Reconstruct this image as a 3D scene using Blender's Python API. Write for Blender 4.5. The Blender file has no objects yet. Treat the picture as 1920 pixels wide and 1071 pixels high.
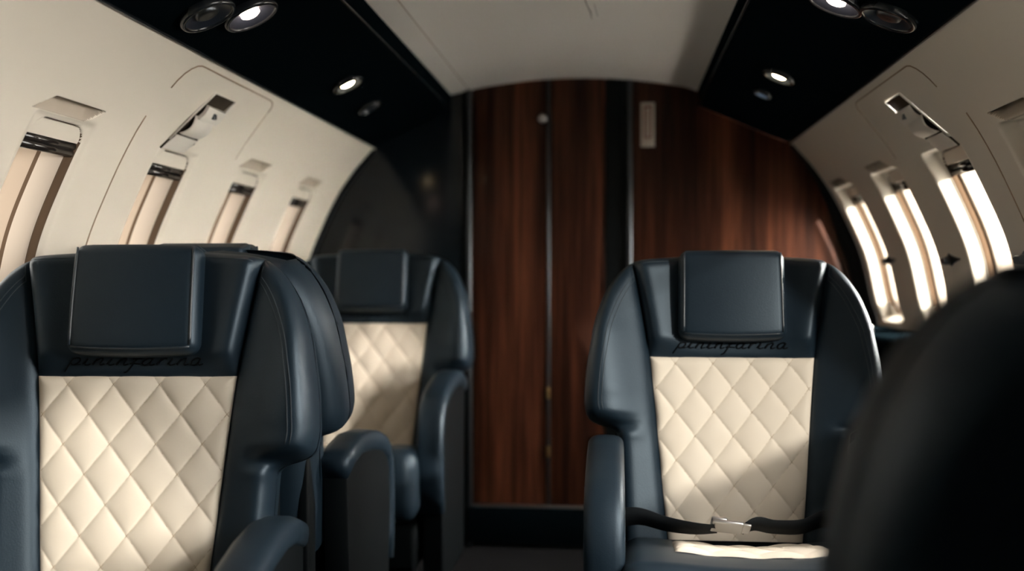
import bpy, math, random
from mathutils import Vector, Matrix
R = math.radians
random.seed(4)
SC = bpy.context.scene
COL = SC.collection

# ---------------------------------------------------------------- helpers
def clamp(x, a=0.0, b=1.0): return a if x < a else b if x > b else x
def smooth(t):
    t = clamp(t); return t*t*(3-2*t)
def interp(pts, x):
    if x <= pts[0][0]: return pts[0][1]
    for (a, b), (c, d) in zip(pts, pts[1:]):
        if x <= c: return b+(d-b)*(x-a)/(c-a)
    return pts[-1][1]
def spline(pts):
    """monotone cubic through points sorted by x"""
    n = len(pts); xs = [p[0] for p in pts]; ys = [p[1] for p in pts]
    dl = [(ys[i+1]-ys[i])/(xs[i+1]-xs[i]) for i in range(n-1)]
    m = [dl[0]]+[0 if dl[i-1]*dl[i] <= 0 else 2*dl[i-1]*dl[i]/(dl[i-1]+dl[i]) for i in range(1, n-1)]+[dl[-1]]
    def f(x):
        if x <= xs[0]: return ys[0]+m[0]*(x-xs[0])
        if x >= xs[-1]: return ys[-1]+m[-1]*(x-xs[-1])
        i = 0
        while x > xs[i+1]: i += 1
        h = xs[i+1]-xs[i]; t = (x-xs[i])/h
        return (ys[i]*(1+2*t)*(1-t)**2 + h*m[i]*t*(1-t)**2 + ys[i+1]*t*t*(3-2*t) + h*m[i+1]*t*t*(t-1))
    return f
def lin(a, b, n): return [a+(b-a)*i/n for i in range(n+1)]

class MB:
    def __init__(s): s.v = []; s.f = []; s.m = []
    def add(s, vs, fs, mi=0):
        o = len(s.v); s.v += [tuple(p) for p in vs]
        for f in fs: s.f.append(tuple(o+i for i in f)); s.m.append(mi)
    def grid(s, rows, mi=0, closed=False, flip=False, mfun=None, skip=None):
        o = len(s.v); nu = len(rows[0])
        for r in rows: s.v += [tuple(p) for p in r]
        for j in range(len(rows)-1):
            for i in range(nu if closed else nu-1):
                if skip and skip(j, i): continue
                i2 = (i+1) % nu
                q = (o+j*nu+i, o+j*nu+i2, o+(j+1)*nu+i2, o+(j+1)*nu+i)
                s.f.append(q[::-1] if flip else q); s.m.append(mfun(j, i) if mfun else mi)
    def cap(s, idx): s.f.append(tuple(idx)); s.m.append(0)
    def box(s, c, h, M=None, mi=0):
        vs = [Vector((c[0]+sx*h[0], c[1]+sy*h[1], c[2]+sz*h[2])) for sx in (-1, 1) for sy in (-1, 1) for sz in (-1, 1)]
        if M: vs = [M @ v for v in vs]
        s.add(vs, [(0,1,3,2),(4,6,7,5),(0,4,5,1),(2,3,7,6),(0,2,6,4),(1,5,7,3)], mi)
    def rbox(s, c, h, r, n=3, m=(1,1,1), fn=None, mi=0):
        """rounded box with n corner segments and m flat divisions per axis; fn deforms local points"""
        def axis(hh, k):
            e = [(hh-r)+r*math.tan(R(45)*i/n) for i in range(n+1)]
            mid = [-(hh-r)+2*(hh-r)*i/k for i in range(k+1)]
            return [-x for x in e[::-1]][:-1]+mid+e[1:]
        ax = [axis(h[i], m[i]) for i in range(3)]
        idx = {}; vs = []
        def vid(p):
            k = tuple(round(x, 6) for x in p)
            if k not in idx:
                inn = Vector([clamp(p[i], -(h[i]-r), h[i]-r) for i in range(3)])
                d = Vector(p)-inn
                q = inn+d.normalized()*r if d.length > 1e-9 else inn
                if fn: q = Vector(fn(q))
                idx[k] = len(vs); vs.append(q+Vector(c))
            return idx[k]
        fs = []
        for a in range(3):
            b, d = (a+1) % 3, (a+2) % 3
            for sg in (-1, 1):
                for i in range(len(ax[b])-1):
                    for j in range(len(ax[d])-1):
                        q = []
                        for (ii, jj) in ((i,j),(i+1,j),(i+1,j+1),(i,j+1)):
                            p = [0,0,0]; p[a] = sg*h[a]; p[b] = ax[b][ii]; p[d] = ax[d][jj]
                            q.append(vid(p))
                        fs.append(q if sg > 0 else q[::-1])
        s.add(vs, fs, mi)
    def tube(s, pts, r, n=8, closed=False, cap=True, mi=0):
        pts = [Vector(p) for p in pts]; N = len(pts); rows = []
        up = Vector((0.013, 0.021, 1)).normalized()
        prev = None
        for i, p in enumerate(pts):
            a = pts[i-1] if (i > 0 or closed) else p
            b = pts[(i+1) % N] if (i < N-1 or closed) else p
            t = (b-a).normalized()
            if prev is None:
                x = t.cross(up)
                if x.length < 1e-3: x = t.cross(Vector((1,0,0)))
            else:
                x = prev-t*prev.dot(t)
            x.normalize(); prev = x; y = t.cross(x)
            rr = r[i] if isinstance(r, (list, tuple)) else r
            rows.append([p+(x*math.cos(2*math.pi*k/n)+y*math.sin(2*math.pi*k/n))*rr for k in range(n)])
        if closed: rows.append(rows[0])
        o = len(s.v); s.grid(rows, mi, closed=True)
        if cap and not closed:
            s.f.append(tuple(o+k for k in range(n))[::-1]); s.m.append(mi)
            s.f.append(tuple(o+(N-1)*n+k for k in range(n))); s.m.append(mi)
    def lathe(s, prof, n=32, M=None, mi=0):
        rows = []
        for (r, z) in prof:
            row = [Vector((r*math.cos(2*math.pi*k/n), r*math.sin(2*math.pi*k/n), z)) for k in range(n)]
            rows.append([M @ p for p in row] if M else row)
        s.grid(rows, mi, closed=True)
    def sweep(s, path, sec, mi=0):
        """path: list of (origin, xaxis, yaxis); sec: list of 2D points; closed solid"""
        rows = [[Vector(o)+Vector(x)*a+Vector(y)*b for a, b in sec] for o, x, y in path]
        o = len(s.v); n = len(sec); s.grid(rows, mi, closed=True)
        s.f.append(tuple(o+k for k in range(n))[::-1]); s.m.append(mi)
        s.f.append(tuple(o+(len(path)-1)*n+k for k in range(n))); s.m.append(mi)
    def build(s, name, mats, parent=None, flat=False, M=None):
        me = bpy.data.meshes.new(name)
        vs = [M @ Vector(v) for v in s.v] if M else s.v
        me.from_pydata(vs, [], s.f)
        if not isinstance(mats, (list, tuple)): mats = [mats]
        for m in mats: me.materials.append(m)
        me.polygons.foreach_set('material_index', s.m)
        me.polygons.foreach_set('use_smooth', [not flat]*len(s.f))
        me.validate(); me.update()
        o = bpy.data.objects.new(name, me); COL.objects.link(o)
        if parent: o.parent = parent
        return o
def autosmooth(o, deg=35):
    o.data.set_sharp_from_angle(angle=R(deg))
    return o
def recalc(o):
    import bmesh
    b = bmesh.new(); b.from_mesh(o.data)
    bmesh.ops.remove_doubles(b, verts=b.verts, dist=1e-6)
    bmesh.ops.recalc_face_normals(b, faces=b.faces); b.to_mesh(o.data); b.free()
    return o
def tag(o, label, cat, group=None):
    o['label'] = label; o['category'] = cat
    if group: o['group'] = group
    return o
def struct(o): o['kind'] = 'structure'; return o
def empty(name, loc, rz=0):
    o = bpy.data.objects.new(name, None); COL.objects.link(o)
    o.location = loc; o.rotation_euler = (0, 0, rz); o.empty_display_size = .1
    return o
def copy_tree(o, parent=None):
    c = o.copy(); COL.objects.link(c); c.parent = parent
    for ch in list(o.children): copy_tree(ch, c)
    return c
def superell(a, b, p, n):
    out = []
    for k in range(n):
        t = 2*math.pi*k/n; c, s_ = math.cos(t), math.sin(t)
        out.append((a*math.copysign(abs(c)**(2/p), c), b*math.copysign(abs(s_)**(2/p), s_)))
    return out

# ---------------------------------------------------------------- materials
def mat(name, col, rough=.5, spec=.5, metal=0, coat=0, bump=None, var=None, emit=None):
    m = bpy.data.materials.new(name); m.use_nodes = True
    nt = m.node_tree; b = nt.nodes['Principled BSDF']
    b.inputs['Base Color'].default_value = (*col, 1)
    b.inputs['Roughness'].default_value = rough
    b.inputs['Specular IOR Level'].default_value = spec
    b.inputs['Metallic'].default_value = metal
    b.inputs['Coat Weight'].default_value = coat
    b.inputs['Coat Roughness'].default_value = .06
    tc = nt.nodes.new('ShaderNodeTexCoord')
    if bump:
        sc, st, dist = bump
        n = nt.nodes.new('ShaderNodeTexNoise'); n.inputs['Scale'].default_value = sc; n.inputs['Detail'].default_value = 3
        nt.links.new(tc.outputs['Object'], n.inputs['Vector'])
        bp = nt.nodes.new('ShaderNodeBump'); bp.inputs['Strength'].default_value = st; bp.inputs['Distance'].default_value = dist
        nt.links.new(n.outputs['Fac'], bp.inputs['Height']); nt.links.new(bp.outputs['Normal'], b.inputs['Normal'])
    if var:
        sc, c2 = var
        n = nt.nodes.new('ShaderNodeTexNoise'); n.inputs['Scale'].default_value = sc; n.inputs['Detail'].default_value = 4
        nt.links.new(tc.outputs['Object'], n.inputs['Vector'])
        mx = nt.nodes.new('ShaderNodeMix'); mx.data_type = 'RGBA'
        mx.inputs['A'].default_value = (*col, 1); mx.inputs['B'].default_value = (*c2, 1)
        nt.links.new(n.outputs['Fac'], mx.inputs['Factor']); nt.links.new(mx.outputs['Result'], b.inputs['Base Color'])
    if emit:
        b.inputs['Emission Color'].default_value = (*emit[0], 1); b.inputs['Emission Strength'].default_value = emit[1]
    return m

M = {}
M['leather'] = mat('navy_leather', (.006, .0125, .0205), .45, .42, bump=(420, .25, .0012), var=(9, (.0095, .019, .029)))
M['leather'].node_tree.nodes['Principled BSDF'].inputs['Specular Tint'].default_value = (.70, .86, 1, 1)
M['piping'] = mat('navy_piping', (.018, .028, .038), .33, .6)
M['thread'] = mat('dark_thread', (.035, .05, .062), .6, .4)
M['quilt_thread'] = mat('quilt_thread', (.42, .33, .23), .7, .2)
M['emboss'] = mat('embossed_leather', (.0015, .0025, .004), .6, .1)
M['cream'] = mat('cream_leather', (.76, .69, .59), .62, .3, bump=(700, .12, .0008), var=(14, (.71, .63, .52)))
M['wall'] = mat('cream_wall_panel', (.74, .68, .58), .5, .35, bump=(900, .05, .0005))
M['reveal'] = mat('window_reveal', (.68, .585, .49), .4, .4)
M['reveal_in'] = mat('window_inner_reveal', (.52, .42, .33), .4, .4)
M['slot'] = mat('slot_shade', (.47, .41, .33), .6, .3)  # darker tan stands in for shade inside the recess
M['gasket'] = mat('brown_gasket', (.12, .075, .045), .55, .3)
M['seam'] = mat('panel_seam', (.34, .25, .17), .8, .2)
M['ceiling'] = mat('ceiling_fabric', (.85, .83, .775), .85, .15, bump=(600, .2, .001), var=(5, (.82, .795, .735)))
M['scuff'] = mat('scuff_mark', (.22, .2, .17), .9, .1)
M['black'] = mat('black_panel', (.0022, .0042, .0056), .5, .0)
M['lacquer'] = mat('black_lacquer', (.008, .012, .016), .14, .5, bump=(2.5, .05, .01))
M['satin'] = mat('satin_black', (.0022, .0036, .0046), .5, .15)
M['lip'] = mat('gloss_lip', (.012, .015, .018), .22, .5)
M['carpet'] = mat('dark_carpet', (.008, .008, .009), .95, .1, bump=(500, .6, .004))
M['chrome'] = mat('brushed_metal', (.62, .62, .62), .28, .5, metal=1)
M['dull'] = mat('dull_metal', (.10, .11, .12), .38, .5, metal=1)
M['brass'] = mat('brass', (.55, .38, .17), .3, .5, metal=1)
M['lever'] = mat('pale_lever', (.70, .655, .585), .45, .4)
M['pocket'] = mat('dark_pocket', (.035, .025, .015), .6, .3)
M['railblk'] = mat('shade_rail', (.022, .018, .016), .2, .6)
M['cup'] = mat('lamp_cup', (.012, .017, .026), .35, .5)
M['webbing'] = mat('belt_webbing', (.006, .009, .012), .7, .3, bump=(800, .5, .001))
M['white'] = mat('placard_white', (.62, .57, .5), .5, .3)
M['redink'] = mat('placard_red', (.22, .05, .03), .5, .3)
M['warm_lens'] = mat('warm_lamp_lens', (1, .9, .7), .3, emit=((1, .74, .42), 70))
M['pink_lens'] = mat('pink_lamp_lens', (1, .9, .8), .3, emit=((1, .68, .52), 70))
M['cool_lens'] = mat('cool_lamp_lens', (.9, 1, 1), .3, emit=((.85, .95, 1), 60))

def wood_mat():
    m = bpy.data.materials.new('mahogany'); m.use_nodes = True
    nt = m.node_tree; b = nt.nodes['Principled BSDF']; L = nt.links.new
    tc = nt.nodes.new('ShaderNodeTexCoord'); mp = nt.nodes.new('ShaderNodeMapping')
    mp.inputs['Scale'].default_value = (1, 1, .035)
    L(tc.outputs['Object'], mp.inputs['Vector'])
    n1 = nt.nodes.new('ShaderNodeTexNoise'); n1.inputs['Scale'].default_value = 60; n1.inputs['Detail'].default_value = 6; n1.inputs['Roughness'].default_value = .65
    n2 = nt.nodes.new('ShaderNodeTexNoise'); n2.inputs['Scale'].default_value = 14; n2.inputs['Detail'].default_value = 2
    L(mp.outputs['Vector'], n1.inputs['Vector']); L(mp.outputs['Vector'], n2.inputs['Vector'])
    ad = nt.nodes.new('ShaderNodeMath'); ad.operation = 'ADD'
    L(n1.outputs['Fac'], ad.inputs[0]); L(n2.outputs['Fac'], ad.inputs[1])
    hf = nt.nodes.new('ShaderNodeMath'); hf.operation = 'MULTIPLY'; hf.inputs[1].default_value = .5; L(ad.outputs[0], hf.inputs[0])
    cr = nt.nodes.new('ShaderNodeValToRGB')
    e = cr.color_ramp.elements
    e[0].position = .36; e[0].color = (.007, .0025, .0015, 1)
    e[1].position = .64; e[1].color = (.115, .038, .0185, 1)
    x = cr.color_ramp.elements.new(.5); x.color = (.036, .0112, .0058, 1)
    L(hf.outputs[0], cr.inputs['Fac']); L(cr.outputs['Color'], b.inputs['Base Color'])
    b.inputs['Roughness'].default_value = .42; b.inputs['Coat Weight'].default_value = .04; b.inputs['Coat Roughness'].default_value = .1; b.inputs['Specular IOR Level'].default_value = .15
    return m
M['wood'] = wood_mat()
def glass_mat():
    m = bpy.data.materials.new('window_pane'); m.use_nodes = True
    nt = m.node_tree; nt.nodes.clear(); L = nt.links.new
    o = nt.nodes.new('ShaderNodeOutputMaterial'); t = nt.nodes.new('ShaderNodeBsdfTransparent'); g = nt.nodes.new('ShaderNodeBsdfGlossy')
    t.inputs['Color'].default_value = (.93, .93, .91, 1); g.inputs['Roughness'].default_value = .03
    mx = nt.nodes.new('ShaderNodeMixShader'); fr = nt.nodes.new('ShaderNodeFresnel'); fr.inputs['IOR'].default_value = 1.3
    L(fr.outputs[0], mx.inputs['Fac']); L(t.outputs[0], mx.inputs[1]); L(g.outputs[0], mx.inputs[2]); L(mx.outputs[0], o.inputs['Surface'])
    return m
M['glass'] = glass_mat()
M['tint_filter'] = M['glass'].copy(); M['tint_filter'].name = 'light_filter'  # dark tint added to balance sky against sun at the unseen openings
M['tint_filter'].node_tree.nodes['Transparent BSDF'].inputs['Color'].default_value = (.09, .09, .09, 1)

# ---------------------------------------------------------------- cabin shell
YB, YR = 4.10, -1.70          # forward bulkhead, rear partition
_pf = spline([(0.0, 1.0), (.3, 1.10), (.6, 1.122), (.885, 1.108), (.96, 1.086), (1.11, 1.052), (1.25, .995), (1.375, .93), (1.46, .87), (1.552, .79)])
def PX(z): return _pf(z)
_S = [0.0]
_zs = lin(0, 1.56, 312)
for a, b in zip(_zs, _zs[1:]): _S.append(_S[-1]+math.hypot(b-a, PX(b)-PX(a)))
def arc(z): return interp_fast(z)
def interp_fast(z):
    t = clamp(z/1.56)*312; i = min(int(t), 311); return _S[i]+(_S[i+1]-_S[i])*(t-i)
def SP(sg, y, z, d=0.0):
    """point on the side wall, d metres outward of its face"""
    dx = (PX(z+.004)-PX(z-.004))/.008
    n = math.hypot(1, dx)
    return Vector((sg*(PX(z)+d/n), y, z-d*dx/n))

CW = .215; ZB, ZT = .862, 1.415             # window cell half width, bottom and top
OZ0, OZ1, OHY = .905, 1.353, .100           # clear opening
ZROWS = lin(ZB, .895, 6)+lin(.895, .97, 22)[1:]+lin(.97, 1.28, 24)[1:]+lin(1.28, 1.36, 24)[1:]+lin(1.36, ZT, 26)[1:]
WIN_L = [1.465]+[2.02, 2.57, 3.11, 3.685]
WIN_R = [2.21, 2.77, 3.33, 3.885]
SUN_GAPS = ((1.10, 1.98, .90, 1.34), (.90, 1.84, 1.34, 1.53), (-.72, -.15, 1.27, 1.54))     # unseen openings added to the starboard wall to aim sun at the seats

def side_wall(sg, cs, name):
    cells = [(c-CW, c+CW) for c in cs]
    ys = [YR]
    for a, b in cells: ys += [a, a+.145, a+.285, b]
    ys.append(YB+.02); ys = sorted(set(round(y, 5) for y in ys))
    zs = ZROWS; nz = len(zs)-1
    up = lin(ZT, 1.552, 20)
    if sg > 0: ys = sorted(set(ys+[-.72, -.15, .90, 1.10, 1.84, 1.98]))
    zz = zs+up[1:]
    rows = [[SP(sg, y, z) for y in ys] for z in zz]
    def skip(j, i):
        yc = (ys[i]+ys[i+1])/2
        zc = (zz[j]+zz[j+1])/2
        if sg > 0 and any(a < yc < b and c < zc < d for a, b, c, d in SUN_GAPS): return True
        return j < nz and any(a < yc < b for a, b in cells)
    m = MB(); m.grid(rows, flip=(sg > 0), skip=skip)
    w = struct(m.build(name, M['wall']))
    return w
struct_walls = [side_wall(-1, WIN_L, 'wall_left'), side_wall(1, WIN_R, 'wall_right')]

for k, (a, b, c, d) in enumerate(SUN_GAPS):      # added panes that dim the light through those openings
    q = MB(); q.grid([[SP(1, y, z, .006) for y in (a-.004, (a+b)/2, b+.004)] for z in lin(c-.004, d+.004, 20)], flip=True)
    struct(q.build('window_%d' % (20+k), M['tint_filter']))  # numbered with the windows, but added only to filter light

def window(sg, c, idx, hatch=False, fine=True):
    ss0 = (arc(OZ0)+arc(OZ1))/2; hs = (arc(OZ1)-arc(OZ0))/2
    if fine:
        ys = lin(-CW, -.112, 26)+lin(-.112, -.03, 26)[1:]+lin(-.03, .03, 10)[1:]+lin(.03, .112, 26)[1:]+lin(.112, CW, 26)[1:]
    else:
        ys = lin(-CW, CW, 34)
    zs = ZROWS
    BEV = (.022, .007, .022) if sg < 0 else (.022, .036, .10)
    def sdf(y, z):
        r = .045
        qx = abs(y)-OHY+r; qy = abs(arc(z)-ss0)-hs+r
        return math.hypot(max(qx, 0), max(qy, 0))+min(max(qx, qy), 0)-r
    def depth(y, z):
        sd = sdf(y, z)
        fy = clamp((abs(y)-OHY)/(BEV[0] if y > 0 else BEV[2])); fz = clamp((abs(arc(z)-ss0)-hs)/.02)
        t = min(1.0, math.hypot(fy, fz)); D0 = BEV[1]
        d = D0*(1-smooth(t))
        if sd < 0:
            u = -sd
            d = D0+.014*smooth(u/.005)+(.003 if u > .005 else 0)
            if u > .008: d += .078*(smooth((u-.008)/.05))**.8
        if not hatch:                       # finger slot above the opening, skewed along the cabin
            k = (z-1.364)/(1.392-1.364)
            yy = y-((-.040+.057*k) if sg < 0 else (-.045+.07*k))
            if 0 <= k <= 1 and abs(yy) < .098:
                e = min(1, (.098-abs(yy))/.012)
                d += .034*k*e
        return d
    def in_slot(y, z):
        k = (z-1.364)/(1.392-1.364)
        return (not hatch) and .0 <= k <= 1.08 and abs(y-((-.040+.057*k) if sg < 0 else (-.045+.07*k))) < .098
    rows = [[SP(sg, c+y, z, depth(y, z)) for y in ys] for z in zs]
    sd = [[sdf(y, z) for y in ys] for z in zs]
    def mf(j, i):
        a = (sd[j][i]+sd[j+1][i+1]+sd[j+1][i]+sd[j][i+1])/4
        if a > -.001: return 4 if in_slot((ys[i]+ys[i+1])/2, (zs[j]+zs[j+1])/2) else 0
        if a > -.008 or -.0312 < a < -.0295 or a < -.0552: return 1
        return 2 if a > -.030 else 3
    def skip(j, i): return max(sd[j][i], sd[j+1][i], sd[j][i+1], sd[j+1][i+1]) < -.057
    m = MB(); m.grid(rows, flip=(sg > 0), mfun=mf, skip=skip)
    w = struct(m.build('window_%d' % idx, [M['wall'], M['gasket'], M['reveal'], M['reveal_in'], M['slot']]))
    p = MB(); p.grid([[SP(sg, c+y, z, BEV[1]+.098) for y in lin(-.075, .075, 4)] for z in lin(OZ0+.02, OZ1-.02, 16)], flip=(sg > 0))
    p.build('pane' if (sg, c) != (1, 2.21) else 'light_block', M['glass'] if (sg, c) != (1, 2.21) else M['reveal'], w)  # nearest right pane made opaque to hold daylight off the near seats
    if fine:
        def patch(name, z0, z1, d0, d1, m_, hy):
            q = MB(); zz = lin(z0, z1, 4)
            sec = [(z, d0) for z in zz]+[(z1, (d0+d1)/2)]+[(z, d1) for z in zz[::-1]]+[(z0, (d0+d1)/2)]
            q.sweep([(SP(0, 0, 0), (0,0,0), (0,0,0))], [(0,0)]) if False else None
            rws = [[SP(sg, c+y, z, d) for z, d in sec] for y in (-hy, -hy/2, 0, hy/2, hy)]
            n = len(sec); q.grid(rws, closed=True)
            q.f.append(tuple(range(n))); q.m.append(0); q.f.append(tuple(4*n+k for k in range(n))[::-1]); q.m.append(0)
            return autosmooth(recalc(q.build(name, m_, w)), 50)
        patch('shade_housing', 1.319, 1.349, BEV[1]+.004, BEV[1]+.028, M['wall'] if sg < 0 else M['reveal'], .096)
        q = MB()
        for zc, rr in ((1.311, .0085), (1.298, .0095)):
            q.tube([SP(sg, c+y, zc, BEV[1]+.010) for y in (-.096, 0, .096)], rr, 10)
        q.tube([SP(sg, c+y, 1.304, BEV[1]+.020) for y in (-.094, 0, .094)], .012, 8)
        q.build('shade_rail', M['railblk'], w)
    return w
n = 1
for sg, cs in ((-1, WIN_L), (1, WIN_R)):
    for k, c in enumerate(cs):
        window(sg, c, n, hatch=(k == len(cs)-3), fine=(k >= len(cs)-4)); n += 1

def strip_on_wall(name, sg, pts, r, m):
    q = MB(); q.tube([SP(sg, y, z, -.0002) for y, z in pts], r, 6); return q.build(name, m)
# dado below the windows: a shallow black ledge and panel
for sg, nm in ((-1, 'baseboard_left'), (1, 'baseboard_right')):
    q = MB(); zz = [.868, .868, .85, .7, .5, .3, .12, 0.0]; dd = [0, -.022, -.03, -.012, -.01, -.01, -.01, -.01]
    q.grid([[SP(sg, y, z, d) for y in (YR, 1.0, YB+.02)] for z, d in zip(zz, dd)], flip=(sg < 0))
    autosmooth(struct(q.build(nm, M['black'])), 40)

# panel seams
tn = 1
def trim(o):
    global tn
    o.name = 'trim_%d' % tn; tn += 1; return struct(o)
def seam(sg, pts, r=.0016): trim(strip_on_wall('trim', sg, pts, r, M['seam']))
for sg, y0, y1, ys in ((-1, 2.335, 2.91, [2.29]), (1, 2.49, 3.085, [2.42])):
    pts = [(y0-.012, 1.475), (y0-.010, 1.492), (y0-.004, 1.508), (y0+.008, 1.521), (y0+.024, 1.530), (y0+.042, 1.5335)]+[(y, 1.534) for y in lin(y0+.06, y1-.05, 6)]+[(y1-.026, 1.532), (y1-.010, 1.526), (y1-.002, 1.518), (y1, 1.508)]
    seam(sg, pts, .002)
    seam(sg, [(y1, 1.508), (y1+.01, 1.42), (y1+.012, 1.38)], .001)
    for y in ys: seam(sg, [(y+.012, z) for z in lin(1.41, .89, 14)], .0018)

# overhead panels (service channels), lips, ceiling
def extr(prof, y0, y1, name, m, flip=False, ny=1):
    q = MB(); q.grid([[Vector((x, y, z)) for x, z in prof] for y in lin(y0, y1, ny)], flip=flip)
    return q.build(name, m)
for sg, nm in ((-1, 'ceiling_left'), (1, 'ceiling_right')):
    xi = .50 if sg < 0 else .452
    xe = .495 if sg < 0 else .448
    pr = [(.79, 1.552), (.782, 1.553), (xi+.012, 1.6905), (xi+.004, 1.693), (xi, 1.697), (xi-.001, 1.703), (xi+.004, 1.712), (xi+.002, 1.72), (xe, 1.752), (xe+.01, 1.765)]
    o = extr([(sg*x, z) for x, z in pr], YR, YB+.02, nm, M['black'], flip=(sg < 0))
    autosmooth(struct(o), 30)
    trim(extr_t := None) if False else None
    q = MB(); q.tube([(sg*.7885, y, 1.5505) for y in (YR, YB)], .0045, 8); trim(q.build('trim', M['lip']))
    q = MB(); q.tube([(sg*(xi-.001), y, 1.698) for y in (YR, YB)], .004, 8); trim(q.build('trim', M['lip']))
cp = [(-.497, 1.752), (-.47, 1.758), (-.425, 1.768)]+[(x, 1.81-.042*(abs(x+.02)/.42)**2) for x in lin(-.40, .36, 16)]+[(.40, 1.769), (.45, 1.752)]
struct(autosmooth(extr(cp, YR, YB+.02, 'ceiling', M['ceiling'], ny=1), 25))
q = MB(); q.tube([(-.424, y, 1.7685) for y in (YR, YB)], .0012, 6); trim(q.build('trim', M['seam']))
# scuffs on the ceiling lining
def ceil_z(x): return 1.81-.042*(abs(x+.02)/.42)**2
q = MB()
sc_ = [(.053, 2.86), (.056, 2.93), (.060, 3.0), (.068, 3.07), (.07, 3.16)]
q.tube([(x, y, ceil_z(x)-.0004) for x, y in sc_], [.0008, .0016, .0012, .0018, .0006], 6)
q.tube([(x+.028, y+.12, ceil_z(x+.028)-.0004) for x, y in sc_[:3]], .0007, 6)
trim(q.build('trim', M['scuff']))

q = MB(); q.grid([[Vector((x, y, 0)) for x in (-1.2, 1.2)] for y in (YR, YB+.1)], flip=True)
struct(q.build('floor', M['carpet']))

# forward bulkhead: black lacquer panel, two wooden door leaves, wooden panel, metal edges
def slab(name, x0, x1, y0, y1, z0, z1, m, r=.003):
    q = MB(); q.rbox(((x0+x1)/2, (y0+y1)/2, (z0+z1)/2), (abs(x1-x0)/2, abs(y1-y0)/2, (z1-z0)/2), r, 2)
    return q.build(name, m)
struct(slab('wall_front_left', -1.2, -.447, YB, YB+.04, 0, 1.9, M['lacquer']))
struct(slab('wall_front_right', .205, 1.2, YB, YB+.04, 0, 1.9, M['wood']))
struct(slab('wall_front_backing', -.5, .25, YB+.045, YB+.06, 0, 1.9, M['satin']))
d1 = struct(slab('door_1', -.411, -.123, YB+.006, YB+.04, .165, 1.9, M['wood']))
d2 = struct(slab('door_2', -.110, .10, YB+.006, YB+.04, .165, 1.9, M['wood']))
trim(slab('trim', .103, .168, YB+.002, YB+.04, .165, 1.9, M['satin']))
trim(slab('trim', -.446, -.432, YB-.012, YB+.03, 0, 1.9, M['satin']))
trim(slab('trim', -.431, -.415, YB-.018, YB+.03, 0, 1.78, M['dull'], .006))
trim(slab('trim', -.121, -.112, YB+.001, YB+.03, .165, 1.9, M['dull'], .003))
trim(slab('trim', .171, .184, YB-.004, YB+.03, .165, 1.9, M['satin'], .004))
trim(slab('trim', .186, .203, YB-.008, YB+.03, .165, 1.9, M['dull'], .006))
trim(slab('trim', -.43, .20, YB-.02, YB+.04, .02, .155, M['black'], .006))
trim(slab('trim', -.41, .17, YB-.012, YB+.0, .156, .166, M['chrome'], .004))
# black arch rim round the cabin end
for sg in (-1, 1):
    q = MB(); zz = lin(.5, 1.545, 30)
    rows = []
    for z in zz:
        g = clamp((1.5-z)/.3) if sg > 0 else .1
        rows.append([SP(sg, y, z, d) for y, d in ((YB-.002, .01), (YB-.03, .004), (YB-.03, -.002-.02*g), (YB-.025, -.004-.035*g), (YB-.002, -.006-.045*g))])
    q.grid(rows, flip=(sg > 0)); trim(recalc(q.build('trim', M['satin'])))

# door furniture
def disc_y(name, x, y, z, prof, m, parent=None, n=24):
    q = MB(); q.lathe(prof, n, Matrix.Translation((x, y, z)) @ Matrix.Rotation(R(90), 4, 'X')); return recalc(q.build(name, m, parent))
kn = disc_y('door_knob', -.139, YB+.006, 1.657, [(.0001, .0), (.014, 0), (.0175, .004), (.0175, .009), (.013, .013), (.0001, .0145)], M['chrome'], d1)
for z in (.60, .375):
    q = MB(); q.rbox((-.117, YB-.004, z), (.006, .006, .022), .004, 2); q.build('door_latch', M['brass'], d1)

# placard on the wood
pl = empty('wall_sign', (.262, YB-.0015, 1.627))
q = MB(); q.rbox((0, 0, 0), (.0265, .0015, .0845), .001, 1); q.build('plate', M['white'], pl)
q = MB()
for x in (-.0125, .0125): q.box((x, -.0018, .010), (.0028, .0006, .058))
q.box((0, -.0018, .068), (.015, .0006, .004)); q.box((0, -.0018, -.050), (.015, .0006, .002))
random.seed(7)
q.build('red_border', M['redink'], pl, flat=True)
q = MB()
for k in range(9):                          # small unreadable vertical lettering
    z = .052-k*.0118
    q.box((-.003, -.0018, z), (.0035, .0005, .0012)); q.box((.002, -.0018, z-.004), (.0032, .0005, .0011)); q.box((.0, -.0018, z-.002), (.001, .0005, .003))
q.build('lettering', M['redink'], pl, flat=True)
tag(pl, 'small upright white placard with red border on the wood panel', 'sign')

# rear partition behind the viewer
q = MB(); q.box((0, YR-.021, .95), (1.25, .02, .95)); struct(q.build('wall_rear', M['satin'], flat=True))

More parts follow.
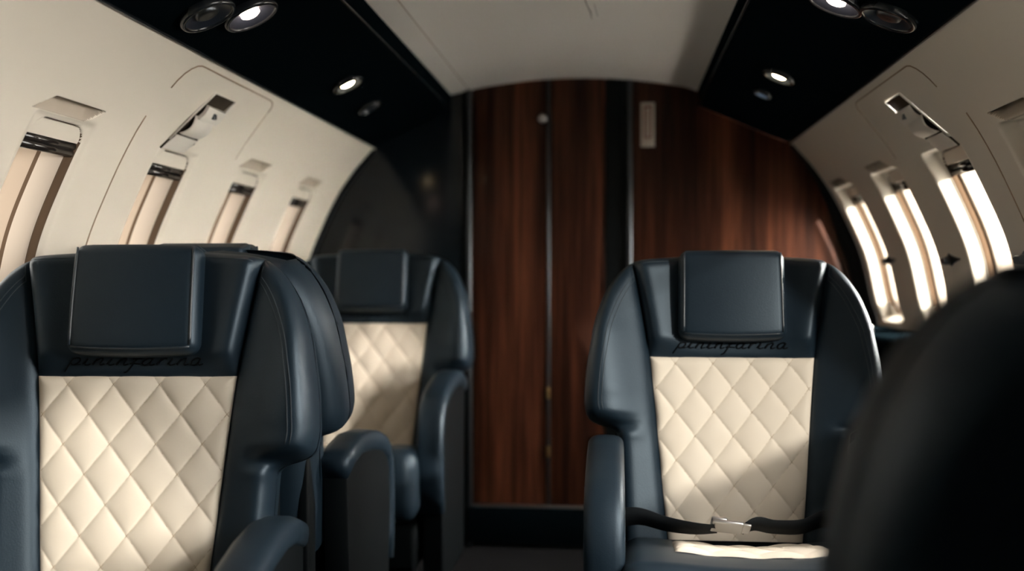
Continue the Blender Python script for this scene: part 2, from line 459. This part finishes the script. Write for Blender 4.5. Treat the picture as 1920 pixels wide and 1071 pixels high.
# ---------------------------------------------------------------- overhead lamps and air vents
def psu_frame(sg, x, y):
    x0, z0, k = (-.512, 1.6905, .4985) if sg < 0 else (.464, 1.6905, -.4325)
    # exact slope from the profile: from (xi+.012,1.6905) to (.782,1.553)
    if sg < 0: k = (1.6905-1.553)/(.782-.512); z = 1.6905+(x+.512)*k
    else: k = -(1.6905-1.553)/(.782-.464); z = 1.6905+(x-.464)*k
    nrm = Vector((k, 0, -1)).normalized()          # pointing into the cabin (downwards)
    xa = Vector((0, 1, 0)).cross(nrm).normalized(); ya = nrm.cross(xa)
    return Matrix(((xa.x, ya.x, nrm.x, x), (xa.y, ya.y, nrm.y, y), (xa.z, ya.z, nrm.z, z), (0, 0, 0, 1)))
def overhead(kind, sg, x, y, label, R0=.062, lens=None, lr=.021, off=(0, 0)):
    T = psu_frame(sg, x, y)
    root = empty(kind, T.translation); inv = root.matrix_basis.copy()
    Ti = Matrix.Translation(-T.translation) @ T
    q = MB(); q.lathe([(R0, -.004), (R0+.001, .010), (R0-.002, .015), (R0-.007, .016), (R0-.010, .013), (R0-.011, .009)], 40, Ti)
    recalc(q.build('bezel', M['lip'], root))
    q = MB(); q.lathe([(R0-.008, .0125), (R0-.014, .0105), (R0*.62, .0045), (lr+.006, .0012), (lr, .0004)], 40, Ti)
    recalc(q.build('cup', M['cup'], root))
    if lens:
        q = MB(); q.lathe([(lr, .0003), (lr, .006), (lr*.75, .0095), (.0002, .011)], 28, Ti); recalc(q.build('lens', lens, root))
    else:
        q = MB(); q.lathe([(lr+.006, .001), (lr+.004, .008), (lr-.002, .011), (.006, .009), (.0002, .009)], 28, Ti); recalc(q.build('nozzle', M['dull'], root))
    tag(root, label, 'lamp' if lens else 'air vent', 'overhead reading lights' if lens else 'overhead air vents')
    return root
overhead('reading_light', -1, -.648, 2.245, 'pink glowing reading light in the black channel over the bright cream wall', lens=M['pink_lens'])
overhead('air_vent', -1, -.700, 2.13, 'round dark air vent cup beside the pink reading light over the bright wall', R0=.06)
overhead('reading_light', -1, -.648, 3.085, 'small warm reading light over the bright wall, just before a dim air vent', R0=.048, lens=M['warm_lens'])
overhead('air_vent', -1, -.668, 3.45, 'small dim air vent between a warm reading light and the black lacquer panel', R0=.042, lr=.014)
overhead('reading_light', 1, .602, 2.30, 'pink glowing reading light in the black channel over the shaded wall', lens=M['pink_lens'])
overhead('air_vent', 1, .700, 2.26, 'round dark air vent cup beside the pink reading light over the shaded wall', R0=.06)
overhead('reading_light', 1, .608, 3.118, 'small warm reading light over the shaded wall, next to a tiny white light', R0=.048, lens=M['warm_lens'])
overhead('reading_light', 1, .603, 3.42, 'tiny white light over the shaded wall, closest to the wood panel', R0=.03, lens=M['cool_lens'], lr=.009)

# ---------------------------------------------------------------- emergency latch handles
def latch(sg, y0, label):
    """slanting pocket with a pale folding lever; y0 = cabin position of its lower end"""
    root = empty('exit_latch', SP(sg, y0+.09, 1.43))
    off = -root.location
    def Q(a, s, d):      # a across (0..1), s along from bottom(0) to top(1)
        z = 1.362+(1.50-1.362)*s
        y = y0+(.155 if sg > 0 else .105)*s*.75+(.005+.135*a if sg < 0 else .005+.145*a)
        return SP(sg, y, z, d)+off
    def slabq(name, a0, a1, s0, s1, d0a, d0b, th, m, ns=6, bulge=0):
        q = MB(); rows = []
        for s in lin(s0, s1, ns):
            t = (s-s0)/(s1-s0); d = d0a+(d0b-d0a)*t-bulge*math.sin(math.pi*t)
            rows.append([Q(a0, s, d+th), Q(a0, s, d+.002), Q(a0+.03, s, d), Q((a0+a1)/2, s, d-.001), Q(a1-.03, s, d), Q(a1, s, d+.002), Q(a1, s, d+th)])
        k = len(rows[0]); q.grid(rows, closed=True)
        q.f.append(tuple(range(k))); q.m.append(0); q.f.append(tuple(ns*k+i for i in range(k))[::-1]); q.m.append(0)
        return autosmooth(recalc(q.build(name, m, root)), 40)
    slabq('pocket', 0, 1, .13, 1, -.0012, -.0012, .004, M['pocket'])
    # raised rim
    q = MB(); q.tube([Q(a, s, -.002) for a, s in ((0, .13), (0, 1), (1, 1), (1, .13))], .003, 6); q.build('rim', M['lever'], root)
    slabq('lever', .12, .92, .27, .60, -.010, -.007, .006, M['lever'], bulge=.012)
    g = slabq('grip', .14, .96, .575, .80, -.016, -.012, .010, M['lever'], bulge=.004)
    q = MB(); q.rbox(Q(.5, .70, -.0185), (.004, .008, .007), .0015, 2); q.build('button', M['dull'], g)
    slabq('hinge_flap', .05, .98, -.02, .24, -.003, -.009, .006, M['lever'])
    q = MB(); q.tube([Q(a, s, -.003) for a, s in ((-.05, -.03), (0, .13), (.12, .30))], .0025, 6); q.build('gap', M['pocket'], root); q = MB(); q.tube([Q(a, s, -.003) for a, s in ((1, .16), (.94, .30), (.9, .42))], .0035, 6); q.build('gap', M['pocket'], root)
    return tag(root, label, 'latch', 'emergency exit latches')
latch(-1, 2.452, 'pale folding exit latch in slanting dark pocket on the brightly lit wall')
latch(1, 2.585, 'pale folding exit latch in slanting dark pocket on the shaded wall')

# small turn latches on the shaded wall between windows
def turn_knob(y, z, label):
    r = empty('turn_latch', SP(1, y, z)); off = -r.location
    q = MB(); n_ = 14
    rows = []
    for k in range(n_+1):
        t = -1+2*k/n_; w = .016*(1-abs(t)**.7)**1.2+.0022
        rows.append([SP(1, y+t*.085, z+w*math.cos(a), -.001-.007*(1-abs(t))*max(0, math.sin(a)))+off for a in lin(0, math.pi, 8)])
    q.grid(rows); recalc(q.build('plate', M['dull'], r))
    q = MB(); q.rbox(SP(1, y, z, -.014)+off, (.010, .022, .011), .007, 3); q.build('knob', M['dull'], r)
    return tag(r, label, 'latch', 'turn latches between the windows')
turn_knob(3.68, 1.104, 'smallest dark turn latch, between the two windows closest to the wood bulkhead')
turn_knob(3.03, 1.096, 'dark turn latch below the exit latch, between two bright windows')
turn_knob(2.49, 1.090, 'dark turn latch beside the window under the exit latch, partly behind a blurred armchair')
# side ledge behind the belted seat with small fittings
lg = MB(); lg.rbox((1.00, 3.62, .44), (.085, .44, .43), .02, 3, (1, 3, 3))
lo = tag(lg.build('side_cabinet', M['black']), 'low black side cabinet under the windows beside the wood bulkhead', 'cabinet')
q = MB(); q.rbox((.935, 3.45, .882), (.012, .014, .016), .008, 3); q.build('latch_button', M['chrome'], lo)
q = MB(); q.rbox((.912, 3.3, .78), (.006, .05, .02), .004, 2); q.tube([(.905, 3.26, .79), (.89, 3.3, .785), (.905, 3.34, .79)], .006, 8); q.build('handle', M['dull'], lo)

# ---------------------------------------------------------------- armchair
HW = [(0, .258), (.10, .262), (.20, .266), (.258, .269), (.268, .277), (.276, .296), (.283, .318), (.292, .333), (.306, .342), (.335, .347), (.40, .3435), (.475, .333), (.52, .325), (.555, .315), (.59, .302), (.62, .286), (.645, .268), (.662, .250), (.672, .236)]
IW = [(0, .150), (.03, .154), (.44, .192), (.555, .209), (.66, .228), (.70, .235)]
VT = .692
def vtop(u): return VT-.016*(abs(u)/.232)**2.4
hwf = spline(HW)
def hw(v): return hwf(min(v, .672)) if v <= .672 else .236*max(0.0, (VT-v)/(VT-.672))**(1/2.4)
iwf = spline(IW)
OUT = [(hw(v), v) for v in lin(0, .25, 10)]+[(hw(v), v) for v in lin(.252, .345, 40)]+[(hw(v), v) for v in lin(.35, .672, 40)]+[(u, vtop(u)) for u in lin(.232, 0, 30)]
SEG = [(a[0], a[1], b[0]-a[0], b[1]-a[1]) for a, b in zip(OUT, OUT[1:])]
def edge_dist(u, v):
    u = abs(u); best = 9
    for x, y, dx, dy in SEG:
        l = dx*dx+dy*dy
        if l < 1e-14: continue
        t = ((u-x)*dx+(v-y)*dy)/l; t = 0 if t < 0 else 1 if t > 1 else t
        e = (u-x-dx*t)**2+(v-y-dy*t)**2
        if e < best: best = e
    return math.sqrt(best)
def rnd(d, r, p=2.5):
    t = clamp(d/r); return (1-(1-t)**p)**(1/p)
REC = R(11); BASE = (0, 0, .425)
def BK(u, v, w):
    """back-rest coordinates (across, up, forward) to chair coordinates; the chair faces -Y"""
    y, z = -w, v
    return Vector((u, BASE[1]+y*math.cos(REC)+z*math.sin(REC), BASE[2]+z*math.cos(REC)-y*math.sin(REC)))
def cl(n, p=2.2):        # samples clustered at both ends
    out = []
    for k in range(n+1):
        t = 2*k/n-1; out.append(.5+.5*math.copysign(1-(1-abs(t))**p, t))
    return out
def wing_h(u, v):
    s = max(u-iwf(v), 0)
    q = 1-math.exp(-(s/.010))
    big = interp([(0, .50), (.24, .55), (.29, .92), (.36, 1.0), (.5, .95), (.6, .7), (.672, .25)], v)
    h = q*(.020+.046*smooth(s/.125)*big)
    # soft creases by the notch under the wing
    if .2 < v < .40:
        a = math.exp(-((v-.285)/.045)**2)*clamp((s-.03)/.05)
        h -= a*.010*(.5+.5*math.sin(95*(v-.20*s)+18*s))*math.exp(-((v-.30)/.05)**2)
        h -= .014*math.exp(-((v-.278+.10*(hw(.27)-u))/.011)**2)*clamp((s-.045)/.05)
    return h
def make_chair():
    root = empty('cabin_armchair', (0, 0, 0))
    L_ = M['leather']
    # rear shell
    q = MB()
    vs = lin(0, .25, 8)+lin(.252, .30, 16)[0:]+lin(.305, .64, 16)+lin(.65, .691, 14)
    us = cl(26)
    front, back = [], []
    for v in vs:
        h_ = hw(v)
        fr, bk = [], []
        for a in us:
            u = (2*a-1)*h_; d = edge_dist(u, v)
            fr.append(BK(u, v, -.035+.031*rnd(d, .03)))
            bk.append(BK(u, v, -.035-(.085+.012*math.cos(u*4))*rnd(d, .055)))
        front.append(fr); back.append(bk)
    q.grid(front); q.grid(back, flip=True)
    recalc(q.build('back_shell', L_, root))
    # side bolsters with wings
    for sg in (-1, 1):
        vs = lin(0, .24, 14)+lin(.245, .31, 26)+lin(.316, .60, 26)+lin(.61, .671, 14)
        aa = cl(24, 2.0)
        rows = []
        for v in vs:
            a0, a1 = iwf(v), max(hw(v), iwf(v)+.001)
            row = []
            for a in aa:
                u = a0+a*(a1-a0); d = edge_dist(u, v)
                row.append(BK(sg*u, v, -.036+(.036+wing_h(u, v))*rnd(d, .042, 2.8)))
            rows.append(row)
        q = MB(); q.grid(rows, flip=(sg > 0))
        b = recalc_open(q.build('side_bolster', L_, root), Vector((0, -1, 0)))
        # twin stitched ridge following the outline
        q = MB()
        for dd in (.034, .042):
            pts = []
            for k in range(0, 46):
                v = .31+k*(.655-.31)/45
                u = hw(v)-dd*interp([(.31, 1), (.5, 1.05), (.62, 1.3), (.66, 1.5)], v)
                u = max(u, iwf(v)+.006); d = edge_dist(u, v)
                pts.append(BK(sg*u, v, -.036+(.036+wing_h(u, v))*rnd(d, .042, 2.8)+.0002))
            q.tube(pts, .0009, 5)
        q.build('stitching', M['thread'], b)
    # shoulder panel between the wings
    rows = []
    for t in cl(44, 1.6):
        row = []
        for a in cl(60, 1.8):
            k = 2*a-1
            v1 = .44+(.672-.44)*t
            u = k*iwf(.44+(.68-.44)*t)
            vt = vtop(u)-.0005
            v = .438+(vt-.438)*t
            s = iwf(v)-abs(u); d = edge_dist(u, v)
            h = (.004+.024*(s/.026)*math.exp(1-s/.026)*smooth((v-.44)/.05)+.006)*(1-math.exp(-s/.005))
            h *= (1-math.exp(-(v-.437)/.006))
            row.append(BK(u, v, -.036+(.036+h)*rnd(d, .03, 2.4)))
        rows.append(row)
    q = MB(); q.grid(rows); recalc_open(q.build('shoulder_panel', L_, root), Vector((0, -1, 0)))
    # top seam stitching
    q = MB(); pts = []
    for u in lin(-.215, .215, 40):
        v = vtop(u)-.016; d = edge_dist(u, v); s = max(iwf(v)-abs(u), 0)
        h = (.004+.024*(s/.026)*math.exp(1-s/.026)+.006)*(1-math.exp(-max(s, 0)/.005))
        pts.append(BK(u, v, -.036+(.036+h)*rnd(d, .03, 2.4)))
    q.tube(pts, .001, 5); q.build('stitching', M['thread'], root.children[-1])
    # quilted panel
    rows = []
    for v in lin(.018, .441, 210):
        iw_ = iwf(v)-.001; row = []
        for a in lin(-1, 1, 190):
            u = a*iw_
            P, Q = u/.088+(v-.368)/.113, u/.088-(v-.368)/.113
            f = abs(math.sin(math.pi*P)*math.sin(math.pi*Q))**.42
            s = min(iw_-abs(u), .442-v)
            h = .002+(.0075*f+.004)*(1-math.exp(-max(s, 0)/.007))
            row.append(BK(u, v, h))
        rows.append(row)
    q = MB(); q.grid(rows); qp = recalc_open(q.build('quilted_panel', M['cream'], root), Vector((0, -1, 0)))
    q = MB()
    for fam in (1, -1):
        for n_ in range(-6, 7):
            pts = []
            for v in lin(.022, .437, 90):
                u = .088*(n_-fam*(v-.368)/.113)
                s = iwf(v)-.001-abs(u)
                if s > .002: pts.append(BK(u, v, .002+.004*(1-math.exp(-min(s, .442-v)/.007))+.0004))
            if len(pts) > 2: q.tube(pts, .0007, 5)
    q.build('stitching', M['quilt_thread'], qp)
    # headrest pad draped over the top
    hv, hh = .585, .105
    def hdef(p):
        u, w, v = p.x, -p.y, p.z
        k = v/hh
        u *= 1+.012*(-k)
        w += .010*(1-(u/.125)**2)*(1 if w > 0 else .3)-.004*k*k
        v += -.006*(1-(u/.125)**2)*(1 if k < 0 else .0)
        return (u, -w, v)
    q = MB(); q.rbox((0, 0, 0), (.1235, .030, hh), .022, 5, (12, 1, 10), hdef)
    hb = MB(); hb.v = [tuple(BK(x, z+hv, -y+.030)) for x, y, z in q.v]; hb.f = q.f; hb.m = q.m
    hr = hb.build('headrest', L_, root)
    # strap that carries the pad over the top edge
    q = MB(); q.rbox((0, 0, 0), (.112, .035, .014), .012, 3, (4, 2, 1))
    hb = MB(); hb.v = [tuple(BK(x, z+VT-.009, -y-.012)) for x, y, z in q.v]; hb.f = q.f; hb.m = q.m
    hb.build('strap', L_, hr)
    q = MB()
    for sg in (-1, 1):
        pts = []
        for z in lin(-hh+.016, hh-.008, 14):
            p = hdef(Vector((sg*.1125, -.030, z))); pts.append(BK(p[0], p[2]+hv, -p[1]+.030-.0012))
        q.tube(pts, .0024, 8)
    pts = [BK(x, hdef(Vector((x, -.03, -hh+.012)))[2]+hv, -hdef(Vector((x, -.03, -hh+.012)))[1]+.030-.0025) for x in lin(-.1125, .1125, 14)]
    q.tube(pts, .0018, 8)
    q.build('piping', M['piping'], hr)
    # embossed script on the shoulder panel
    word = 'pininfarina'
    G = {'p': ([[(0, .1), (.12, 1), (.02, .2), (-.12, -1.0)], [(.08, .75), (.3, 1), (.5, .8), (.45, .3), (.22, .02), (.08, .2), (.25, .0), (.62, .12)]], .62),
         'i': ([[(0, .12), (.16, .95), (.1, .2), (.22, 0), (.42, .15)], [(.2, 1.32), (.23, 1.42)]], .42),
         'n': ([[(0, .1), (.14, .95), (.04, 0)], [(.08, .5), (.3, .95), (.46, .9), (.42, .2), (.5, 0), (.68, .15)]], .68),
         'f': ([[(0, .15), (.3, .9), (.52, 1.75), (.42, 2.0), (.28, 1.5), (.16, .2), (.02, -.9), (-.14, -1.1)], [(.02, .9), (.55, .95)], [(.2, .25), (.6, .2)]], .55),
         'a': ([[(.48, .9), (.25, 1), (.04, .6), (.08, .1), (.28, .02), (.46, .5), (.5, .95), (.46, .2), (.56, 0), (.74, .15)]], .74),
         'r': ([[(0, .1), (.14, .95), (.06, 0)], [(.1, .55), (.28, .95), (.46, .9)]], .5)}
    tot = sum(G[c][1] for c in word)+.12*(len(word)-1)
    W = .256; sx = W/tot; sy = .013; q = MB(); x0 = -W/2
    for c in word:
        for st in G[c][0]:
            pts = []
            for i in range(len(st)-1):
                for t in (0, .25, .5, .75):
                    p0 = st[max(i-1, 0)]; p1 = st[i]; p2 = st[i+1]; p3 = st[min(i+2, len(st)-1)]
                    f = lambda k: .5*(2*p1[k]+(p2[k]-p0[k])*t+(2*p0[k]-5*p1[k]+4*p2[k]-p3[k])*t*t+(3*p1[k]-p0[k]-3*p2[k]+p3[k])*t**3)
                    pts.append((f(0), f(1)))
            pts.append(st[-1])
            pp = []
            for a, b in pts:
                u = x0+a*sx+b*sy*.42; v = .461+b*sy
                s = iwf(v)-abs(u)
                h = (.004+.024*(s/.026)*math.exp(1-s/.026)*smooth((v-.44)/.05)+.006)*(1-math.exp(-s/.005))*(1-math.exp(-max(v-.437, 0)/.006))
                pp.append(BK(u, v, h+.0018))
            q.tube(pp, .0016, 6)
        x0 += (G[c][1]+.12)*sx
    q.build('embossed_script', M['emboss'], root)
    # seat cushion
    def cdef(p):
        t = clamp((.25-p.y)/.5)
        top = clamp((p.z+.06)/.12)
        z = p.z+top*(.062*smooth(t*1.15)-.020*(1-(min(abs(p.x), .17)/.17)**2)*(1-t*.6))
        return (p.x*(1+.02*t), p.y, z)
    q = MB(); q.rbox((0, -.275, .385), (.262, .255, .075), .045, 5, (14, 14, 1), cdef); q.build('seat_cushion', L_, root)
    rows = []
    for y in lin(.195, -.12, 70):
        row = []
        for a in lin(-1, 1, 64):
            x = a*(.150+.012*clamp((.2-y)/.4)); p = cdef(Vector((x, y, .075)))
            P, Q = x/.088+y/.113, x/.088-y/.113
            f = abs(math.sin(math.pi*P)*math.sin(math.pi*Q))**.42
            e = min(1-abs(a), (.2-y)/.2, (y+.125)/.2)
            row.append(Vector((p[0], p[1]-.275, p[2]+.385-.006+(.008*f+.012)*(1-math.exp(-max(e, 0)/.05)))))
        rows.append(row)
    q = MB(); q.grid(rows); recalc_open(q.build('cushion_inlay', M['cream'], root), Vector((0, 0, 1)))
    # armrests
    for sg in (-1, 1):
        q = MB()
        prof = [(.02, .10), (.03, .40), (.05, .66), (-.10, .672), (-.30, .652), (-.39, .63), (-.425, .585), (-.43, .50), (-.415, .30), (-.40, .10)]
        rows = []
        for u, k in ((-.031, .985), (-.027, 1), (.027, 1), (.031, .985)):
            cy, cz = -.19, .4
            rows.append([Vector((sg*.294+u, cy+(y-cy)*k, cz+(z-cz)*k)) for y, z in prof])
        q.grid(rows, closed=True); n_ = len(prof)
        q.f.append(tuple(range(n_))); q.m.append(0); q.f.append(tuple(3*n_+i for i in range(n_))); q.m.append(0)
        ar = autosmooth(recalc(q.build('armrest', M['satin'], root)), 40)
        path = []
        ctr = [(.055, .655), (-.02, .680), (-.10, .690), (-.20, .684), (-.30, .668), (-.36, .652), (-.405, .628), (-.432, .592), (-.445, .54), (-.446, .47), (-.440, .40), (-.428, .33)]
        for i, (y, z) in enumerate(ctr):
            a = ctr[max(i-1, 0)]; b = ctr[min(i+1, len(ctr)-1)]
            t = Vector((0, b[0]-a[0], b[1]-a[1])).normalized()
            nrm = Vector((1, 0, 0)).cross(t)
            path.append(((sg*.294, y, z), (1, 0, 0), nrm))
        q = MB(); q.sweep(path, superell(.040, .028, 3.2, 20))
        recalc(q.build('arm_pad', L_, ar))
    # under-frame
    q = MB(); q.rbox((0, -.20, .24), (.25, .24, .09), .02, 2); q.build('under_frame', M['satin'], root)
    q = MB(); q.rbox((0, -.20, .085), (.17, .20, .085), .015, 2); q.build('pedestal', M['satin'], root)
    for sg in (-1, 1):
        q = MB(); q.rbox((sg*.246, .115, .50), (.014, .03, .19), .008, 2); q.build('recline_frame', M['satin'], root)
    return root
def recalc_open(o, d):
    """orient an open sheet so that its faces look along d"""
    s = sum((p.normal.dot(d)*p.area for p in o.data.polygons))
    if s < 0: o.data.flip_normals()
    return o

proto = make_chair()
def lap_belt(root):
    b = MB()
    def ribbon(pts, w):
        rows = []
        for i, p in enumerate(pts):
            p = Vector(p[:3]) ; a = Vector(pts[max(i-1, 0)][:3]); c = Vector(pts[min(i+1, len(pts)-1)][:3])
            t = (c-a).normalized(); tilt = pts[i][3]
            wv = Vector((0, -math.cos(tilt), math.sin(tilt))); wv = (wv-t*wv.dot(t)).normalized(); nn = t.cross(wv)
            rows.append([p+wv*w+nn*.001, p-wv*w+nn*.001, p-wv*w-nn*.001, p+wv*w-nn*.001])
        b.grid(rows, closed=True)
    def path(l, n=6):
        out = []
        for i in range(len(l)-1):
            for k in range(n):
                t = k/n; p0 = l[max(i-1, 0)]; p1 = l[i]; p2 = l[i+1]; p3 = l[min(i+2, len(l)-1)]
                out.append(tuple(.5*(2*p1[j]+(p2[j]-p0[j])*t+(2*p0[j]-5*p1[j]+4*p2[j]-p3[j])*t*t+(3*p1[j]-p0[j]-3*p2[j]+p3[j])*t**3) for j in range(4)))
        out.append(l[-1]); return out
    ribbon(path([(-.255, -.06, .478, 1.3), (-.20, -.09, .492, 1.2), (-.14, -.115, .482, 1.0), (-.08, -.135, .478, .8), (-.035, -.145, .480, .6)]), .022)
    ribbon(path([(.02, -.145, .478, .7), (.05, -.14, .492, .9), (.09, -.13, .484, .9), (.15, -.115, .482, 1.0), (.20, -.09, .494, 1.2), (.255, -.06, .488, 1.3)]), .022)
    be = recalc(b.build('lap_belt', M['webbing'], root)); be.location = (-.022, .0, .024)
    q = MB(); T = Matrix.Translation((-.012, -.150, .487)) @ Matrix.Rotation(.10, 4, 'Y') @ Matrix.Rotation(-.75, 4, 'X')
    t = MB(); t.rbox((0, 0, 0), (.034, .0215, .005), .004, 2); t.rbox((-.018, 0, .006), (.017, .021, .005), .004, 2)
    t.rbox((.040, 0, .0), (.010, .018, .003), .002, 2)
    q.v = [tuple(T @ Vector(p)) for p in t.v]; q.f = t.f; q.m = t.m
    q.build('buckle', M['chrome'], be)
    for x, z in ((-.262, .485), (.262, .492)):
        q = MB(); q.rbox((x, -.06, z), (.006, .012, .012), .004, 2); q.build('belt_anchor', M['chrome'], be)

GRP = 'leather cabin armchairs'
CH = [  # x, y of the back base, turn, size, armrest drop, label
    (.413, 2.475, 0, 1, .022, 'navy armchair with cream quilted back and lap belt, before the red brown wood'),
    (-.765, 1.885, R(5), 1, .095, 'navy armchair with cream quilted back, standing back to back with another armchair'),
    (-.79, 2.468, R(180), (.955, 1, 1.012), .06, 'navy armchair seen from behind, back to back with a quilted armchair'),
    (-.715, 3.62, 0, 1.03, 0, 'navy armchair with cream quilted back standing before the black lacquer panel'),
    (.640, .96, R(180), .975, 0, 'blurred black armchair turned away, looming in front of the bright window wall')]
chairs = []
for i, (x, y, rz, sc, drop, lab) in enumerate(CH):
    c = proto if i == 0 else copy_tree(proto)
    c.location = (x, y, 0); c.rotation_euler = (0, 0, rz); c.scale = sc if isinstance(sc, tuple) else (sc, sc, sc)
    for ch in c.children:
        if True:
            if ch.name.startswith('armrest'): ch.location.z = -drop
    tag(c, lab, 'armchair', GRP); chairs.append(c)
lap_belt(chairs[0])

# ---------------------------------------------------------------- light, camera
SKY_AXIS = (.82, .0, .45); LOW_GLOW = 38.0; SKY_LO = 6.0; SKY_HI = 260.0; SUN_E = 30; SUN_AZ = 38; SUN_EL = 15     # hazy sky, the sun's side to starboard
w = bpy.data.worlds.new('daylight'); SC.world = w; w.use_nodes = True
nt = w.node_tree; bg = nt.nodes['Background']; L = nt.links.new
tc = nt.nodes.new('ShaderNodeTexCoord'); dp = nt.nodes.new('ShaderNodeVectorMath'); dp.operation = 'DOT_PRODUCT'
dp.inputs[1].default_value = SKY_AXIS
L(tc.outputs['Generated'], dp.inputs[0])
mr = nt.nodes.new('ShaderNodeMapRange'); mr.interpolation_type = 'SMOOTHSTEP'
mr.inputs['From Min'].default_value = .5; mr.inputs['From Max'].default_value = .93
mr.inputs['To Min'].default_value = SKY_LO; mr.inputs['To Max'].default_value = SKY_HI
L(dp.outputs['Value'], mr.inputs['Value']); sx = nt.nodes.new('ShaderNodeSeparateXYZ'); L(tc.outputs['Generated'], sx.inputs[0])
gr = nt.nodes.new('ShaderNodeMapRange'); gr.interpolation_type = 'SMOOTHSTEP'      # upward glow added on the starboard side to brighten the ceiling
gr.inputs['From Min'].default_value = -.22; gr.inputs['From Max'].default_value = -.5; gr.inputs['To Min'].default_value = 0; gr.inputs['To Max'].default_value = LOW_GLOW
L(sx.outputs['Z'], gr.inputs['Value'])
ad = nt.nodes.new('ShaderNodeMath'); ad.operation = 'ADD'; gx = nt.nodes.new('ShaderNodeMapRange'); gx.interpolation_type = 'SMOOTHSTEP'
gx.inputs['From Min'].default_value = -.1; gx.inputs['From Max'].default_value = .3; L(sx.outputs['X'], gx.inputs['Value'])
gm = nt.nodes.new('ShaderNodeMath'); gm.operation = 'MULTIPLY'; L(gr.outputs['Result'], gm.inputs[0]); L(gx.outputs['Result'], gm.inputs[1])
L(mr.outputs['Result'], ad.inputs[0]); L(gm.outputs[0], ad.inputs[1])
L(ad.outputs[0], bg.inputs['Strength'])
bg.inputs['Color'].default_value = (1.0, .96, .89, 1)

sd = bpy.data.lights.new('sun', 'SUN'); so = bpy.data.objects.new('sun', sd); COL.objects.link(so)
sd.energy = SUN_E; sd.angle = R(2.5); sd.color = (1, .94, .84)
so.rotation_euler = Vector((-math.sin(R(SUN_AZ))*math.cos(R(SUN_EL)), math.cos(R(SUN_AZ))*math.cos(R(SUN_EL)), -math.sin(R(SUN_EL)))).to_track_quat('-Z', 'Y').to_euler()
so.location = (6, -5, 4)
cam = bpy.data.cameras.new('camera'); co = bpy.data.objects.new('camera', cam); COL.objects.link(co)
cam.sensor_width = 36; cam.lens = 36*2000/1920; cam.clip_start = .02
co.location = (.14, 0, 1.05)
co.rotation_euler = (R(90-.5), 0, R(5.54))
cam.dof.use_dof = True; cam.dof.focus_distance = 2.2; cam.dof.aperture_fstop = 1.5
SC.camera = co
vs = SC.view_settings
vs.view_transform = 'Standard'; vs.look = 'None'; vs.gamma = 1; vs.use_curve_mapping = False; vs.exposure = 0.0
